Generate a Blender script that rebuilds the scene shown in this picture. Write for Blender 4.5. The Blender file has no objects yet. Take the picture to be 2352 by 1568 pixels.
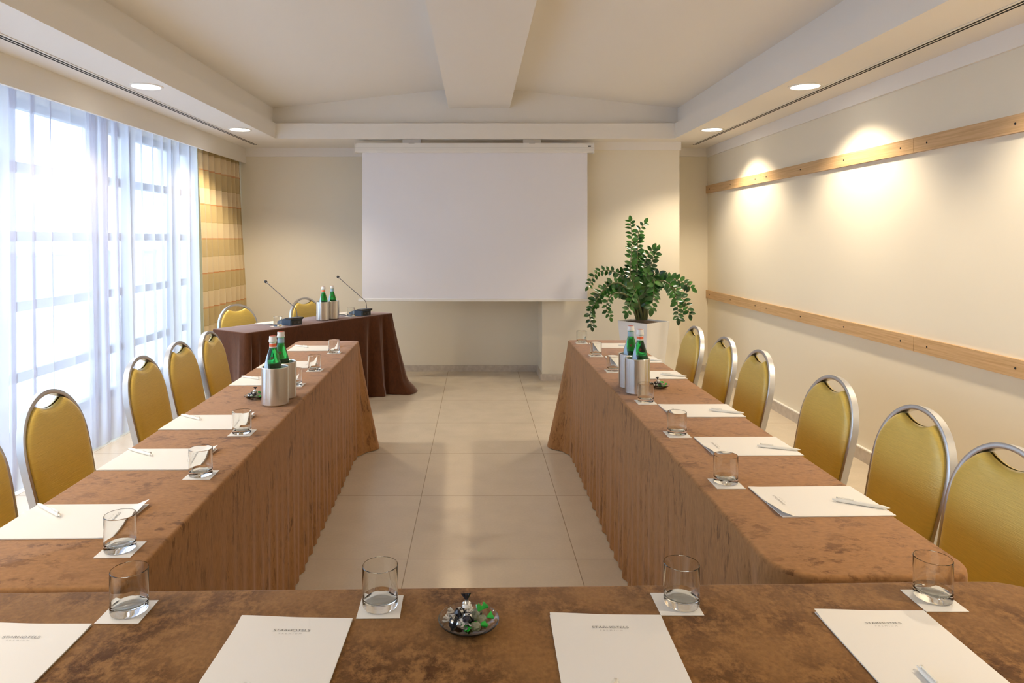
import bpy, math, random
from mathutils import Vector, Matrix, noise
C = bpy.context.scene
COL = C.collection
PI = math.pi
R = math.radians

# ------------------------------------------------------------------ camera, world, exposure
F = 1568.0            # focal length in pixels of a 2352 px wide frame (24 mm shift lens)
EYE = 1.47
cam_d = bpy.data.cameras.new('camera'); cam = bpy.data.objects.new('camera', cam_d); COL.objects.link(cam)
cam_d.sensor_width = 36.0; cam_d.lens = 36.0 * F / 2352.0
cam_d.shift_x = (1176 - 1095) / 2352.0
cam_d.shift_y = -(784 - 548) / 2352.0
cam_d.clip_start = 0.02
cam.location = (0, 0, EYE); cam.rotation_euler = (PI / 2, 0, 0)
C.camera = cam
C.view_settings.view_transform = 'Standard'; C.view_settings.look = 'None'
C.view_settings.gamma = 1; C.view_settings.use_curve_mapping = False
C.view_settings.exposure = 0.62
try:
    C.cycles.use_denoising = True
    C.cycles.max_bounces = 10; C.cycles.diffuse_bounces = 5; C.cycles.glossy_bounces = 4
    C.cycles.transmission_bounces = 8; C.cycles.transparent_max_bounces = 12
    C.cycles.sample_clamp_indirect = 4.0
    C.cycles.caustics_refractive = True; C.cycles.caustics_reflective = False
    C.cycles.blur_glossy = 0.8
except Exception:
    pass
W = bpy.data.worlds.new('sky'); C.world = W; W.use_nodes = True
bg = W.node_tree.nodes['Background']
bg.inputs[0].default_value = (0.68, 0.83, 1.0, 1); bg.inputs[1].default_value = 6.0
LAMP_W = 17.0         # each ceiling downlight
LAMP_COL = (1.0, 0.83, 0.60)

# ------------------------------------------------------------------ materials
MATS = {}
def nd(nt, typ, **kw):
    n = nt.nodes.new(typ)
    for k, v in kw.items():
        if k == 'inp':
            for a, b in v.items(): n.inputs[a].default_value = b
        else: setattr(n, k, v)
    return n
def mat(name, col=(.8, .8, .8), rough=.5, metal=0, spec=.5, **ex):
    m = bpy.data.materials.new(name); m.use_nodes = True
    b = m.node_tree.nodes['Principled BSDF']
    b.inputs['Base Color'].default_value = (*col, 1); b.inputs['Roughness'].default_value = rough
    b.inputs['Metallic'].default_value = metal; b.inputs['Specular IOR Level'].default_value = spec
    for k, v in ex.items(): b.inputs[k].default_value = v
    MATS[name] = m
    return m
def noise_bump(m, scale=60, strength=.1, dist=.002, vec=None, colvar=None, detail=4, coord='Object', map_scale=None):
    nt = m.node_tree; b = nt.nodes['Principled BSDF']
    tc = nd(nt, 'ShaderNodeTexCoord'); src = tc.outputs[coord]
    if map_scale:
        mp = nd(nt, 'ShaderNodeMapping'); mp.inputs['Scale'].default_value = map_scale
        nt.links.new(src, mp.inputs['Vector']); src = mp.outputs[0]
    n = nd(nt, 'ShaderNodeTexNoise', inp={'Scale': scale, 'Detail': detail})
    nt.links.new(src, n.inputs['Vector'])
    if strength:
        bp = nd(nt, 'ShaderNodeBump', inp={'Strength': strength, 'Distance': dist})
        nt.links.new(n.outputs['Fac'], bp.inputs['Height']); nt.links.new(bp.outputs[0], b.inputs['Normal'])
    if colvar:
        r = nd(nt, 'ShaderNodeValToRGB'); e = r.color_ramp.elements
        e[0].position, e[0].color = colvar[0][0], (*colvar[0][1], 1)
        e[1].position, e[1].color = colvar[1][0], (*colvar[1][1], 1)
        nt.links.new(n.outputs['Fac'], r.inputs[0]); nt.links.new(r.outputs[0], b.inputs['Base Color'])
    return m

M_wall = noise_bump(mat('wall_paint', (.82, .765, .64), .6, spec=.25), 220, .06, .001)
M_ceil = mat('ceiling_paint', (.84, .81, .76), .7, spec=.2)
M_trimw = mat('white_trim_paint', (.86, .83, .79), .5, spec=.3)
M_base = noise_bump(mat('baseboard_stone', (.55, .49, .42), .35), 25, 0, colvar=((.3, (.50, .44, .38)), (.7, (.62, .56, .49))))

def floor_material():
    m = mat('stone_floor_tiles', (.6, .52, .42), .22, spec=.45); nt = m.node_tree; b = nt.nodes['Principled BSDF']
    tc = nd(nt, 'ShaderNodeTexCoord')
    mp = nd(nt, 'ShaderNodeMapping'); mp.inputs['Location'].default_value = (.315 + .0015, -3.907 + .0015 + .772 * 6, 0)
    nt.links.new(tc.outputs['Object'], mp.inputs['Vector'])
    br = nd(nt, 'ShaderNodeTexBrick', offset=0.0, squash=1.0)
    br.inputs['Scale'].default_value = 1; br.inputs['Mortar Size'].default_value = .0022; br.inputs['Mortar Smooth'].default_value = .2
    br.inputs['Brick Width'].default_value = .772; br.inputs['Row Height'].default_value = .772; br.inputs['Bias'].default_value = 0
    br.inputs['Color1'].default_value = (.60, .515, .405, 1); br.inputs['Color2'].default_value = (.64, .555, .44, 1)
    br.inputs['Mortar'].default_value = (.34, .27, .19, 1)
    nt.links.new(mp.outputs[0], br.inputs['Vector'])
    n1 = nd(nt, 'ShaderNodeTexNoise', inp={'Scale': 6.0, 'Detail': 4.0, 'Roughness': .5})
    n2 = nd(nt, 'ShaderNodeTexNoise', inp={'Scale': 90.0, 'Detail': 3.0})
    for n in (n1, n2): nt.links.new(tc.outputs['Object'], n.inputs['Vector'])
    mr = nd(nt, 'ShaderNodeMapRange', inp={'From Min': .3, 'From Max': .7, 'To Min': .955, 'To Max': 1.03}); nt.links.new(n1.outputs['Fac'], mr.inputs[0])
    mr2 = nd(nt, 'ShaderNodeMapRange', inp={'From Min': .3, 'From Max': .7, 'To Min': .97, 'To Max': 1.02}); nt.links.new(n2.outputs['Fac'], mr2.inputs[0])
    mu = nd(nt, 'ShaderNodeMath', operation='MULTIPLY'); nt.links.new(mr.outputs[0], mu.inputs[0]); nt.links.new(mr2.outputs[0], mu.inputs[1])
    vm = nd(nt, 'ShaderNodeVectorMath', operation='SCALE'); nt.links.new(br.outputs['Color'], vm.inputs[0]); nt.links.new(mu.outputs[0], vm.inputs['Scale'])
    nt.links.new(vm.outputs[0], b.inputs['Base Color'])
    rr = nd(nt, 'ShaderNodeMapRange', inp={'From Min': .3, 'From Max': .7, 'To Min': .23, 'To Max': .27}); nt.links.new(n1.outputs['Fac'], rr.inputs[0])
    nt.links.new(rr.outputs[0], b.inputs['Roughness'])
    bp = nd(nt, 'ShaderNodeBump', inp={'Strength': .3, 'Distance': .001}); bp.invert = True
    nt.links.new(br.outputs['Fac'], bp.inputs['Height']); nt.links.new(bp.outputs[0], b.inputs['Normal'])
    return m
M_floor = floor_material()

def velvet(name, light, dark, amount=.5, sheen=.42, mscale=(1, 1, 1), ramp=(.42, .52)):
    """crushed velvet: soft mottling laid along the cloth's own UVs (u round the hem, v down the drop)"""
    m = mat(name, light, .75, spec=.15); nt = m.node_tree; b = nt.nodes['Principled BSDF']
    b.inputs['Sheen Weight'].default_value = sheen; b.inputs['Sheen Roughness'].default_value = .35
    b.inputs['Sheen Tint'].default_value = (.92, .74, .70, 1)
    tc = nd(nt, 'ShaderNodeTexCoord')
    mp = nd(nt, 'ShaderNodeMapping'); mp.inputs['Scale'].default_value = mscale; nt.links.new(tc.outputs['UV'], mp.inputs['Vector'])
    n1 = nd(nt, 'ShaderNodeTexNoise', inp={'Scale': 12.0, 'Detail': 10.0, 'Roughness': .74, 'Distortion': .15})
    n2 = nd(nt, 'ShaderNodeTexNoise', inp={'Scale': 55.0, 'Detail': 5.0, 'Roughness': .6})
    n3 = nd(nt, 'ShaderNodeTexNoise', inp={'Scale': 3.0, 'Detail': 3.0})
    for n in (n1, n2, n3): nt.links.new(mp.outputs[0], n.inputs['Vector'])
    r = nd(nt, 'ShaderNodeValToRGB'); e = r.color_ramp.elements
    e[0].position, e[0].color = ramp[0], (1, 1, 1, 1); e[1].position, e[1].color = ramp[1], (0, 0, 0, 1)
    nt.links.new(n1.outputs['Fac'], r.inputs[0])
    r2 = nd(nt, 'ShaderNodeMapRange', inp={'From Min': .35, 'From Max': .65, 'To Min': .1, 'To Max': 1.0}); nt.links.new(n3.outputs['Fac'], r2.inputs[0])
    mu = nd(nt, 'ShaderNodeMath', operation='MULTIPLY'); nt.links.new(r.outputs[0], mu.inputs[0]); nt.links.new(r2.outputs[0], mu.inputs[1])
    mu2 = nd(nt, 'ShaderNodeMath', operation='MULTIPLY'); nt.links.new(mu.outputs[0], mu2.inputs[0]); mu2.inputs[1].default_value = amount
    mx = nd(nt, 'ShaderNodeMix', data_type='RGBA'); mx.inputs[6].default_value = (*light, 1); mx.inputs[7].default_value = (*dark, 1)
    nt.links.new(mu2.outputs[0], mx.inputs[0])
    mr = nd(nt, 'ShaderNodeMapRange', inp={'From Min': .3, 'From Max': .7, 'To Min': .82, 'To Max': 1.16}); nt.links.new(n2.outputs['Fac'], mr.inputs[0])
    vm = nd(nt, 'ShaderNodeVectorMath', operation='SCALE'); nt.links.new(mx.outputs[2], vm.inputs[0]); nt.links.new(mr.outputs[0], vm.inputs['Scale'])
    nt.links.new(vm.outputs[0], b.inputs['Base Color'])
    bp = nd(nt, 'ShaderNodeBump', inp={'Strength': .25, 'Distance': .002}); nt.links.new(n2.outputs['Fac'], bp.inputs['Height'])
    nt.links.new(bp.outputs[0], b.inputs['Normal'])
    return m
M_velvet = velvet('brown_crushed_velvet', (.345, .172, .066), (.11, .045, .014), 1.0, ramp=(.41, .48))
M_velvet_front = velvet('brown_crushed_velvet_front', (.275, .138, .046), (.085, .034, .008), 1.0, .2, (2.3, 1.8, 1), (.44, .58))
M_velvet_shaded = velvet('shaded_brown_velvet', (.085, .028, .009), (.045, .014, .004), .7, 1.0)  # desk velvet: colour darkened for a front turned away from the light

def chair_fabric():
    m = mat('gold_ribbed_fabric', (.76, .55, .11), .32, spec=.9); nt = m.node_tree; b = nt.nodes['Principled BSDF']
    b.inputs['Metallic'].default_value = .12
    b.inputs['Sheen Weight'].default_value = .5; b.inputs['Sheen Roughness'].default_value = .3; b.inputs['Sheen Tint'].default_value = (1, .96, .80, 1)
    tc = nd(nt, 'ShaderNodeTexCoord'); mp = nd(nt, 'ShaderNodeMapping'); mp.inputs['Scale'].default_value = (30, 26, 420)
    nt.links.new(tc.outputs['Object'], mp.inputs['Vector'])
    n = nd(nt, 'ShaderNodeTexNoise', inp={'Scale': 1.0, 'Detail': 3.0, 'Distortion': .3}); nt.links.new(mp.outputs[0], n.inputs['Vector'])
    bp = nd(nt, 'ShaderNodeBump', inp={'Strength': .55, 'Distance': .0015}); nt.links.new(n.outputs['Fac'], bp.inputs['Height'])
    nt.links.new(bp.outputs[0], b.inputs['Normal'])
    mr = nd(nt, 'ShaderNodeMapRange', inp={'From Min': .3, 'From Max': .7, 'To Min': .93, 'To Max': 1.05}); nt.links.new(n.outputs['Fac'], mr.inputs[0])
    vm = nd(nt, 'ShaderNodeVectorMath', operation='SCALE'); vm.inputs[0].default_value = (.76, .55, .11); nt.links.new(mr.outputs[0], vm.inputs['Scale'])
    nt.links.new(vm.outputs[0], b.inputs['Base Color'])
    return m
M_gold = chair_fabric()
M_alu = mat('satin_aluminium', (.56, .56, .57), .38, 1.0)
def brushed():
    m = mat('brushed_steel', (.74, .73, .71), .26, 1.0); nt = m.node_tree; b = nt.nodes['Principled BSDF']
    tg = nd(nt, 'ShaderNodeTangent', direction_type='RADIAL', axis='Z'); nt.links.new(tg.outputs[0], b.inputs['Tangent'])
    b.inputs['Anisotropic'].default_value = .9; b.inputs['Anisotropic Rotation'].default_value = .25
    return m
M_steel = brushed()
M_paper = mat('white_paper', (.86, .83, .79), .55, spec=.3)
M_ink = mat('grey_print_ink', (.16, .15, .14), .6)
M_ink_pale = mat('pale_grey_print_ink', (.36, .34, .31), .6)
M_pen = mat('white_pen_plastic', (.88, .86, .80), .25)
M_glass = mat('clear_glass', (.985, .995, .985), 0.0, spec=.5, **{'Transmission Weight': 1.0, 'IOR': 1.42})
M_green = mat('green_bottle_glass', (.02, .48, .10), 0.03, spec=.6, **{'Transmission Weight': 1.0, 'IOR': 1.38})
M_capw = mat('white_bottle_cap', (.85, .84, .82), .3)
M_capr = mat('red_cap_disc', (.55, .10, .06), .4)
M_orange = mat('orange_neck_band', (.85, .16, .05), .45)
M_blue = mat('pale_blue_neck_band', (.36, .55, .68), .45)
M_label = mat('pale_blue_paper_label', (.45, .62, .80), .45)
M_white = mat('white_label_edge', (.88, .88, .86), .45)
M_darkstar = mat('dark_red_star', (.10, .012, .012), .4)
M_black = mat('black_plastic', (.02, .02, .022), .35)
M_navy = mat('dark_blue_grey_plastic', (.040, .075, .135), .4)
M_dark = mat('dark_slot', (.015, .015, .015), .8)
M_screen = mat('projection_fabric', (.84, .83, .87), .8, spec=.1)
M_white_metal = mat('white_enamel_metal', (.84, .82, .78), .3)
M_sill = mat('window_frame_grey', (.20, .22, .26), .4)
M_pot = mat('white_planter_finish', (.82, .83, .85), .3)
M_soil = noise_bump(mat('dark_soil', (.06, .035, .02), .9), 60, .8, .01)
M_leaf = noise_bump(mat('glossy_leaf', (.03, .15, .025), .22, spec=.6), 9, 0, colvar=((.35, (.006, .045, .014)), (.68, (.045, .17, .022))), detail=1)
M_leaf.node_tree.nodes['Principled BSDF'].inputs['Subsurface Weight'].default_value = 0
M_stem = mat('green_brown_stem', (.13, .15, .06), .4)
M_tabletop = mat('table_laminate', (.45, .40, .34), .5)
M_foilb = mat('black_foil_wrapper', (.035, .035, .045), .18, .4)
M_foils = mat('silver_foil_wrapper', (.62, .62, .60), .22, .8)
M_wrapg = mat('green_wrapper', (.02, .50, .05), .2, spec=.6)
M_clearw = mat('clear_candy_wrapper', (.55, .60, .46), .12, spec=.7, **{'Transmission Weight': .6})
M_ground = noise_bump(mat('pale_paving', (.45, .47, .50), .8), 2, 0, colvar=((.4, (.42, .44, .47)), (.6, (.50, .52, .55))))
M_outwall = mat('outdoor_wall_render', (.30, .34, .40), .8)

def wood_mat():
    m = mat('beech_wood', (.62, .42, .23), .4, spec=.4); nt = m.node_tree; b = nt.nodes['Principled BSDF']
    tc = nd(nt, 'ShaderNodeTexCoord'); mp = nd(nt, 'ShaderNodeMapping'); mp.inputs['Scale'].default_value = (60, 1.6, 60)
    nt.links.new(tc.outputs['Object'], mp.inputs['Vector'])
    n = nd(nt, 'ShaderNodeTexNoise', inp={'Scale': 2.0, 'Detail': 6.0, 'Roughness': .6}); nt.links.new(mp.outputs[0], n.inputs['Vector'])
    r = nd(nt, 'ShaderNodeValToRGB'); e = r.color_ramp.elements
    e[0].position, e[0].color = .35, (.50, .315, .15, 1); e[1].position, e[1].color = .65, (.64, .43, .235, 1)
    nt.links.new(n.outputs['Fac'], r.inputs[0]); nt.links.new(r.outputs[0], b.inputs['Base Color'])
    return m
M_wood = wood_mat()

def drape_mat():
    """gold taffeta with wide tone bands and thin orange lines woven across"""
    m = mat('gold_striped_taffeta', (.6, .45, .2), .42, spec=.5); nt = m.node_tree; b = nt.nodes['Principled BSDF']
    b.inputs['Sheen Weight'].default_value = .3
    tc = nd(nt, 'ShaderNodeTexCoord'); sp = nd(nt, 'ShaderNodeSeparateXYZ'); nt.links.new(tc.outputs['Object'], sp.inputs[0])
    a = nd(nt, 'ShaderNodeMath', operation='SUBTRACT'); nt.links.new(sp.outputs['Z'], a.inputs[0]); a.inputs[1].default_value = .135
    d = nd(nt, 'ShaderNodeMath', operation='DIVIDE'); nt.links.new(a.outputs[0], d.inputs[0]); d.inputs[1].default_value = .332
    f = nd(nt, 'ShaderNodeMath', operation='FRACT'); nt.links.new(d.outputs[0], f.inputs[0])
    r = nd(nt, 'ShaderNodeValToRGB'); r.color_ramp.interpolation = 'CONSTANT'; e = r.color_ramp.elements
    e[0].position, e[0].color = 0.0, (.58, .27, .10, 1)
    e[1].position, e[1].color = .035, (.72, .58, .36, 1)
    x = e.new(.49); x.color = (.48, .36, .16, 1)
    x = e.new(.51); x.color = (.56, .43, .21, 1)
    nt.links.new(f.outputs[0], r.inputs[0]); nt.links.new(r.outputs[0], b.inputs['Base Color'])
    n = nd(nt, 'ShaderNodeTexNoise', inp={'Scale': 14.0, 'Detail': 3.0}); nt.links.new(tc.outputs['Object'], n.inputs['Vector'])
    bp = nd(nt, 'ShaderNodeBump', inp={'Strength': .35, 'Distance': .012}); nt.links.new(n.outputs['Fac'], bp.inputs['Height'])
    nt.links.new(bp.outputs[0], b.inputs['Normal'])
    return m
M_drape = drape_mat()

def sheer_mat():
    m = bpy.data.materials.new('white_sheer_voile'); m.use_nodes = True; nt = m.node_tree; nt.nodes.clear()
    out = nd(nt, 'ShaderNodeOutputMaterial')
    tr = nd(nt, 'ShaderNodeBsdfTransparent'); tr.inputs[0].default_value = (.97, .98, 1, 1)
    tl = nd(nt, 'ShaderNodeBsdfTranslucent'); tl.inputs[0].default_value = (.58, .56, .63, 1)
    df = nd(nt, 'ShaderNodeBsdfDiffuse'); df.inputs[0].default_value = (.86, .82, .84, 1)
    m1 = nd(nt, 'ShaderNodeMixShader'); m1.inputs[0].default_value = .35
    nt.links.new(tl.outputs[0], m1.inputs[1]); nt.links.new(df.outputs[0], m1.inputs[2])
    lw = nd(nt, 'ShaderNodeLayerWeight'); lw.inputs[0].default_value = .5
    mr = nd(nt, 'ShaderNodeMapRange', inp={'From Min': .25, 'From Max': .85, 'To Min': .55, 'To Max': .97}); nt.links.new(lw.outputs['Facing'], mr.inputs[0])
    m2 = nd(nt, 'ShaderNodeMixShader'); nt.links.new(mr.outputs[0], m2.inputs[0])
    nt.links.new(tr.outputs[0], m2.inputs[1]); nt.links.new(m1.outputs[0], m2.inputs[2])
    nt.links.new(m2.outputs[0], out.inputs[0])
    return m
M_sheer = sheer_mat()
def pane_mat():
    m = bpy.data.materials.new('window_pane_glass'); m.use_nodes = True; nt = m.node_tree; nt.nodes.clear()
    out = nd(nt, 'ShaderNodeOutputMaterial')
    tr = nd(nt, 'ShaderNodeBsdfTransparent'); tr.inputs[0].default_value = (.93, .97, .98, 1)
    gl = nd(nt, 'ShaderNodeBsdfGlossy'); gl.inputs['Roughness'].default_value = .02
    lw = nd(nt, 'ShaderNodeLayerWeight'); lw.inputs[0].default_value = .5      # thin pane: the same reflectance from both sides
    pw = nd(nt, 'ShaderNodeMath', operation='POWER'); nt.links.new(lw.outputs['Facing'], pw.inputs[0]); pw.inputs[1].default_value = 5.0
    fr = nd(nt, 'ShaderNodeMapRange', inp={'To Min': .04, 'To Max': .9}); nt.links.new(pw.outputs[0], fr.inputs[0])
    mx = nd(nt, 'ShaderNodeMixShader'); nt.links.new(fr.outputs[0], mx.inputs[0])
    nt.links.new(tr.outputs[0], mx.inputs[1]); nt.links.new(gl.outputs[0], mx.inputs[2]); nt.links.new(mx.outputs[0], out.inputs[0])
    return m
M_pane = pane_mat()
M_lens = bpy.data.materials.new('lit_lamp_lens'); M_lens.use_nodes = True
_b = M_lens.node_tree.nodes['Principled BSDF']; _b.inputs['Emission Color'].default_value = (1, .93, .82, 1); _b.inputs['Emission Strength'].default_value = 6

# ------------------------------------------------------------------ mesh helpers
class MB:
    def __init__(s): s.v = []; s.f = []; s.uv = None
    def add(s, vs, fs):
        o = len(s.v); s.v += [tuple(p) for p in vs]; s.f += [tuple(i + o for i in f) for f in fs]; return s
    def box(s, x0, x1, y0, y1, z0, z1, M=None):
        vs = [(x, y, z) for z in (z0, z1) for y in (y0, y1) for x in (x0, x1)]
        if M: vs = [M @ Vector(v) for v in vs]
        return s.add(vs, [(0, 2, 3, 1), (4, 5, 7, 6), (0, 1, 5, 4), (2, 6, 7, 3), (0, 4, 6, 2), (1, 3, 7, 5)])
    def rbox(s, x0, x1, y0, y1, z0, z1, r=.01, n=4, M=None):
        """box with rounded vertical edges and a small bevel on top and bottom"""
        pts = []
        for cx, cy, a0 in ((x1 - r, y1 - r, 0), (x0 + r, y1 - r, 90), (x0 + r, y0 + r, 180), (x1 - r, y0 + r, 270)):
            for k in range(n + 1):
                a = R(a0 + 90 * k / n); pts.append((cx, cy, math.cos(a), math.sin(a)))
        b = min(r, (z1 - z0) / 3) * .5
        rings = [(r - b, z0), (r, z0 + b), (r, z1 - b), (r - b, z1)]
        vs = []
        for rr, z in rings: vs += [(cx + rr * c, cy + rr * q, z) for cx, cy, c, q in pts]
        if M: vs = [M @ Vector(v) for v in vs]
        N = len(pts); fs = [tuple(range(N))[::-1], tuple(range(3 * N, 4 * N))]
        for k in range(3):
            for i in range(N): j = (i + 1) % N; fs.append((k * N + i, k * N + j, (k + 1) * N + j, (k + 1) * N + i))
        return s.add(vs, fs)
    def lathe(s, prof, n=32, c=(0, 0, 0), M=None, closed=False):
        vs = []; fs = []; rings = []
        for r, z in prof:
            if r < 1e-6: rings.append([len(vs)]); vs.append((c[0], c[1], c[2] + z))
            else:
                rings.append(list(range(len(vs), len(vs) + n)))
                vs += [(c[0] + r * math.cos(2 * PI * i / n), c[1] + r * math.sin(2 * PI * i / n), c[2] + z) for i in range(n)]
        pairs = list(zip(rings, rings[1:]))
        if closed: pairs.append((rings[-1], rings[0]))
        for a, b in pairs:
            for i in range(n):
                j = (i + 1) % n
                if len(a) == 1 and len(b) == 1: continue
                if len(a) == 1: fs.append((a[0], b[j], b[i]))
                elif len(b) == 1: fs.append((a[i], a[j], b[0]))
                else: fs.append((a[i], a[j], b[j], b[i]))
        if M: vs = [M @ Vector(v) for v in vs]
        return s.add(vs, fs)
    def tube(s, path, rad, n=10, sect=None, up=(0, 0, 1), cap=True):
        """sweep a circle (or a given cross-section) along a path; rad is a number or a list"""
        P = [Vector(p) for p in path]; N = len(P); vs = []; fs = []
        sect0 = sect or [(math.cos(2 * PI * k / n), math.sin(2 * PI * k / n)) for k in range(n)]; n = len(sect0)
        side = None
        for i, p in enumerate(P):
            t = (P[min(i + 1, N - 1)] - P[max(i - 1, 0)]).normalized()
            if side is None:
                a = Vector(up)
                if abs(a.dot(t)) > .95: a = Vector((1, 0, 0)) if abs(t.x) < .9 else Vector((0, 1, 0))
                side = a.cross(t).normalized()
            else: side = (side - t * side.dot(t)).normalized()
            oth = t.cross(side); r = rad[i] if isinstance(rad, (list, tuple)) else rad
            vs += [p + side * (x * r) + oth * (y * r) for x, y in sect0]
        for i in range(N - 1):
            for k in range(n): j = (k + 1) % n; fs.append((i * n + k, i * n + j, (i + 1) * n + j, (i + 1) * n + k))
        if cap: fs += [tuple(range(n))[::-1], tuple(range((N - 1) * n, N * n))]
        return s.add(vs, fs)
    def grid(s, nu, nv, fn, wrap=False):
        vs = [fn(i, j) for j in range(nv) for i in range(nu)]; fs = []
        for j in range(nv - 1):
            for i in range(nu if wrap else nu - 1):
                k = (i + 1) % nu; fs.append((j * nu + i, j * nu + k, (j + 1) * nu + k, (j + 1) * nu + i))
        return s.add(vs, fs)
    def ellipsoid(s, c, r, M=None, nu=14, nv=9):
        prof = [(math.sin(PI * k / nv), -math.cos(PI * k / nv)) for k in range(nv + 1)]
        prof[0] = (0, -1); prof[-1] = (0, 1)
        T = Matrix.Translation(c) @ (M or Matrix.Identity(4)) @ Matrix.Diagonal((*r, 1))
        return s.lathe(prof, nu, M=T)
    def build(s, name, m, parent=None, smooth=40):
        me = bpy.data.meshes.new(name); me.from_pydata(s.v, [], s.f); me.materials.append(m)
        if s.uv:
            l = me.uv_layers.new(name='UVMap'); k = 0
            for p in me.polygons:
                src = s.uv[1] if s.skirt0 <= p.index < s.skirt1 else s.uv[0]
                for li in p.loop_indices: l.data[li].uv = src[me.loops[li].vertex_index]
        me.update()
        if smooth:
            me.polygons.foreach_set('use_smooth', [True] * len(me.polygons))
            try: me.set_sharp_from_angle(angle=R(smooth))
            except Exception: pass
        o = bpy.data.objects.new(name, me); COL.objects.link(o)
        if parent: o.parent = parent
        return o
def tag(o, label=None, cat=None, group=None, kind=None):
    if label: o['label'] = label
    if cat: o['category'] = cat
    if group: o['group'] = group
    if kind: o['kind'] = kind
    return o
def empty(name, loc=(0, 0, 0), rz=0):
    o = bpy.data.objects.new(name, None); COL.objects.link(o); o.location = loc; o.rotation_euler = (0, 0, rz)
    o.empty_display_size = .05
    return o
def copy_tree(o, parent=None):
    kids = list(o.children)
    c = o.copy(); COL.objects.link(c)
    if parent: c.parent = parent
    for k in kids: copy_tree(k, c)
    return c
def struct(name, mb, m, smooth=0, parent=None):
    o = mb.build(name, m, parent, smooth)
    if not parent: o['kind'] = 'structure'
    return o
def sm(a, b, x):
    t = max(0, min(1, (x - a) / (b - a))); return t * t * (3 - 2 * t)
def spline(pts, n):
    """Catmull-Rom through the points"""
    P = [Vector(p) for p in pts]; P = [P[0] * 2 - P[1]] + P + [P[-1] * 2 - P[-2]]; out = []
    segs = len(P) - 3
    for k in range(n):
        t = k / (n - 1) * segs; i = min(int(t), segs - 1); u = t - i
        a, b, c, d = P[i:i + 4]
        out.append(.5 * ((2 * b) + (c - a) * u + (2 * a - 5 * b + 4 * c - d) * u * u + (3 * b - a - 3 * c + d) * u ** 3))
    return out

# ------------------------------------------------------------------ the room
XL, XR, YB, YN = -3.0, 2.564, 7.58, -2.6        # walls
PEL = -2.56                                      # pelmet front
SOF, FAS = 2.475, 2.628                          # soffit underside, fascia top
TX0, TX1, TY1, TY0 = -2.02, 1.99, 6.85, -1.9     # tray opening
struct('floor', MB().box(-3.3, 2.7, YN - .1, YB + .1, -.08, 0), M_floor)
# ceiling: soffit ring + recessed pitched tray + centre beam
c = MB()
c.box(-3.1, TX0, YN - .1, YB + .1, SOF, FAS); c.box(TX1, 2.7, YN - .1, YB + .1, SOF, FAS)
c.box(TX0, TX1, TY1, YB + .1, SOF, FAS); c.box(TX0, TX1, YN - .1, TY0, SOF, FAS)
struct('ceiling', c, M_ceil)
s_ = .05; ex0, ex1, ey1, ey0 = TX0 - s_, TX1 + s_, TY1 + s_ + .03, TY0 - s_
EAV, RID = 2.795, 3.02; xm = .024
c = MB()
c.box(ex0 - .05, ex0, ey0, ey1, FAS, EAV + .3); c.box(ex1, ex1 + .05, ey0, ey1, FAS, EAV + .3)
c.box(ex0 - .05, ex1 + .05, ey1, ey1 + .05, FAS, RID + .2); c.box(ex0 - .05, ex1 + .05, ey0 - .05, ey0, FAS, RID + .2)
struct('trim_1', c, M_ceil)
def slope(xa, xb, za, zb):
    vs = [(xa, ey0, za), (xb, ey0, zb), (xb, ey1, zb), (xa, ey1, za)]
    vs += [(x, y, z + .06) for x, y, z in vs]
    return vs, [(0, 1, 2, 3), (4, 7, 6, 5), (0, 4, 5, 1), (1, 5, 6, 2), (2, 6, 7, 3), (3, 7, 4, 0)]
c = MB(); c.add(*slope(ex0 - .04, xm, EAV - .005, RID)); c.add(*slope(xm, ex1 + .04, RID, EAV - .005))
struct('ceiling_2', c, M_ceil)
struct('trim_2', MB().box(-.286, .334, ey0, ey1, 2.795, 3.1), M_ceil)          # beam
# walls
struct('wall_right', MB().box(XR, XR + .12, YN, YB + .12, 0, SOF), M_wall)
struct('wall_back', MB().box(XL - .12, XR, YB, YB + .12, 0, SOF), M_wall)
struct('wall_front', MB().box(XL - .12, XR + .12, YN - .12, YN, 0, SOF), M_wall)
struct('wall_column', MB().box(.68, 2.105, 7.09, YB, 0, SOF), M_wall)
# window wall: openings between piers
WIN = [(6.87, 7.30), (6.0, 6.84), (5.56, 5.97), (4.38, 5.53), (2.95, 4.32), (1.55, 2.89), (.15, 1.49), (-1.3, .09)]
ZW0, ZW1 = .15, 2.40
c = MB(); c.box(XL - .2, XL, YN, YB, ZW1, SOF); c.box(XL - .2, XL, YN, YB, 0, ZW0)
edges = sorted([YN, YB] + [y for w in WIN for y in w])
for a, b in zip(edges[::2], edges[1::2]): c.box(XL - .2, XL, a, b, ZW0, ZW1)
struct('wall_left', c, M_wall)
for k, (a, b) in enumerate(WIN):
    w = MB(); x0, x1 = XL - .09, XL - .03; f = .035
    w.box(x0, x1, a, a + f, ZW0, ZW1); w.box(x0, x1, b - f, b, ZW0, ZW1)
    for z in (ZW0 + .03, .55, 1.02, 1.485, 1.945, ZW1 - .03): w.box(x0, x1, a + f, b - f, z - .033, z + .033)
    o = struct('window_%d' % (k + 1), w, M_sill)
    g = MB().box(XL - .065, XL - .060, a + f, b - f, ZW0 + .06, ZW1 - .06).build('window_pane', M_pane, o, 0)
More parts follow.
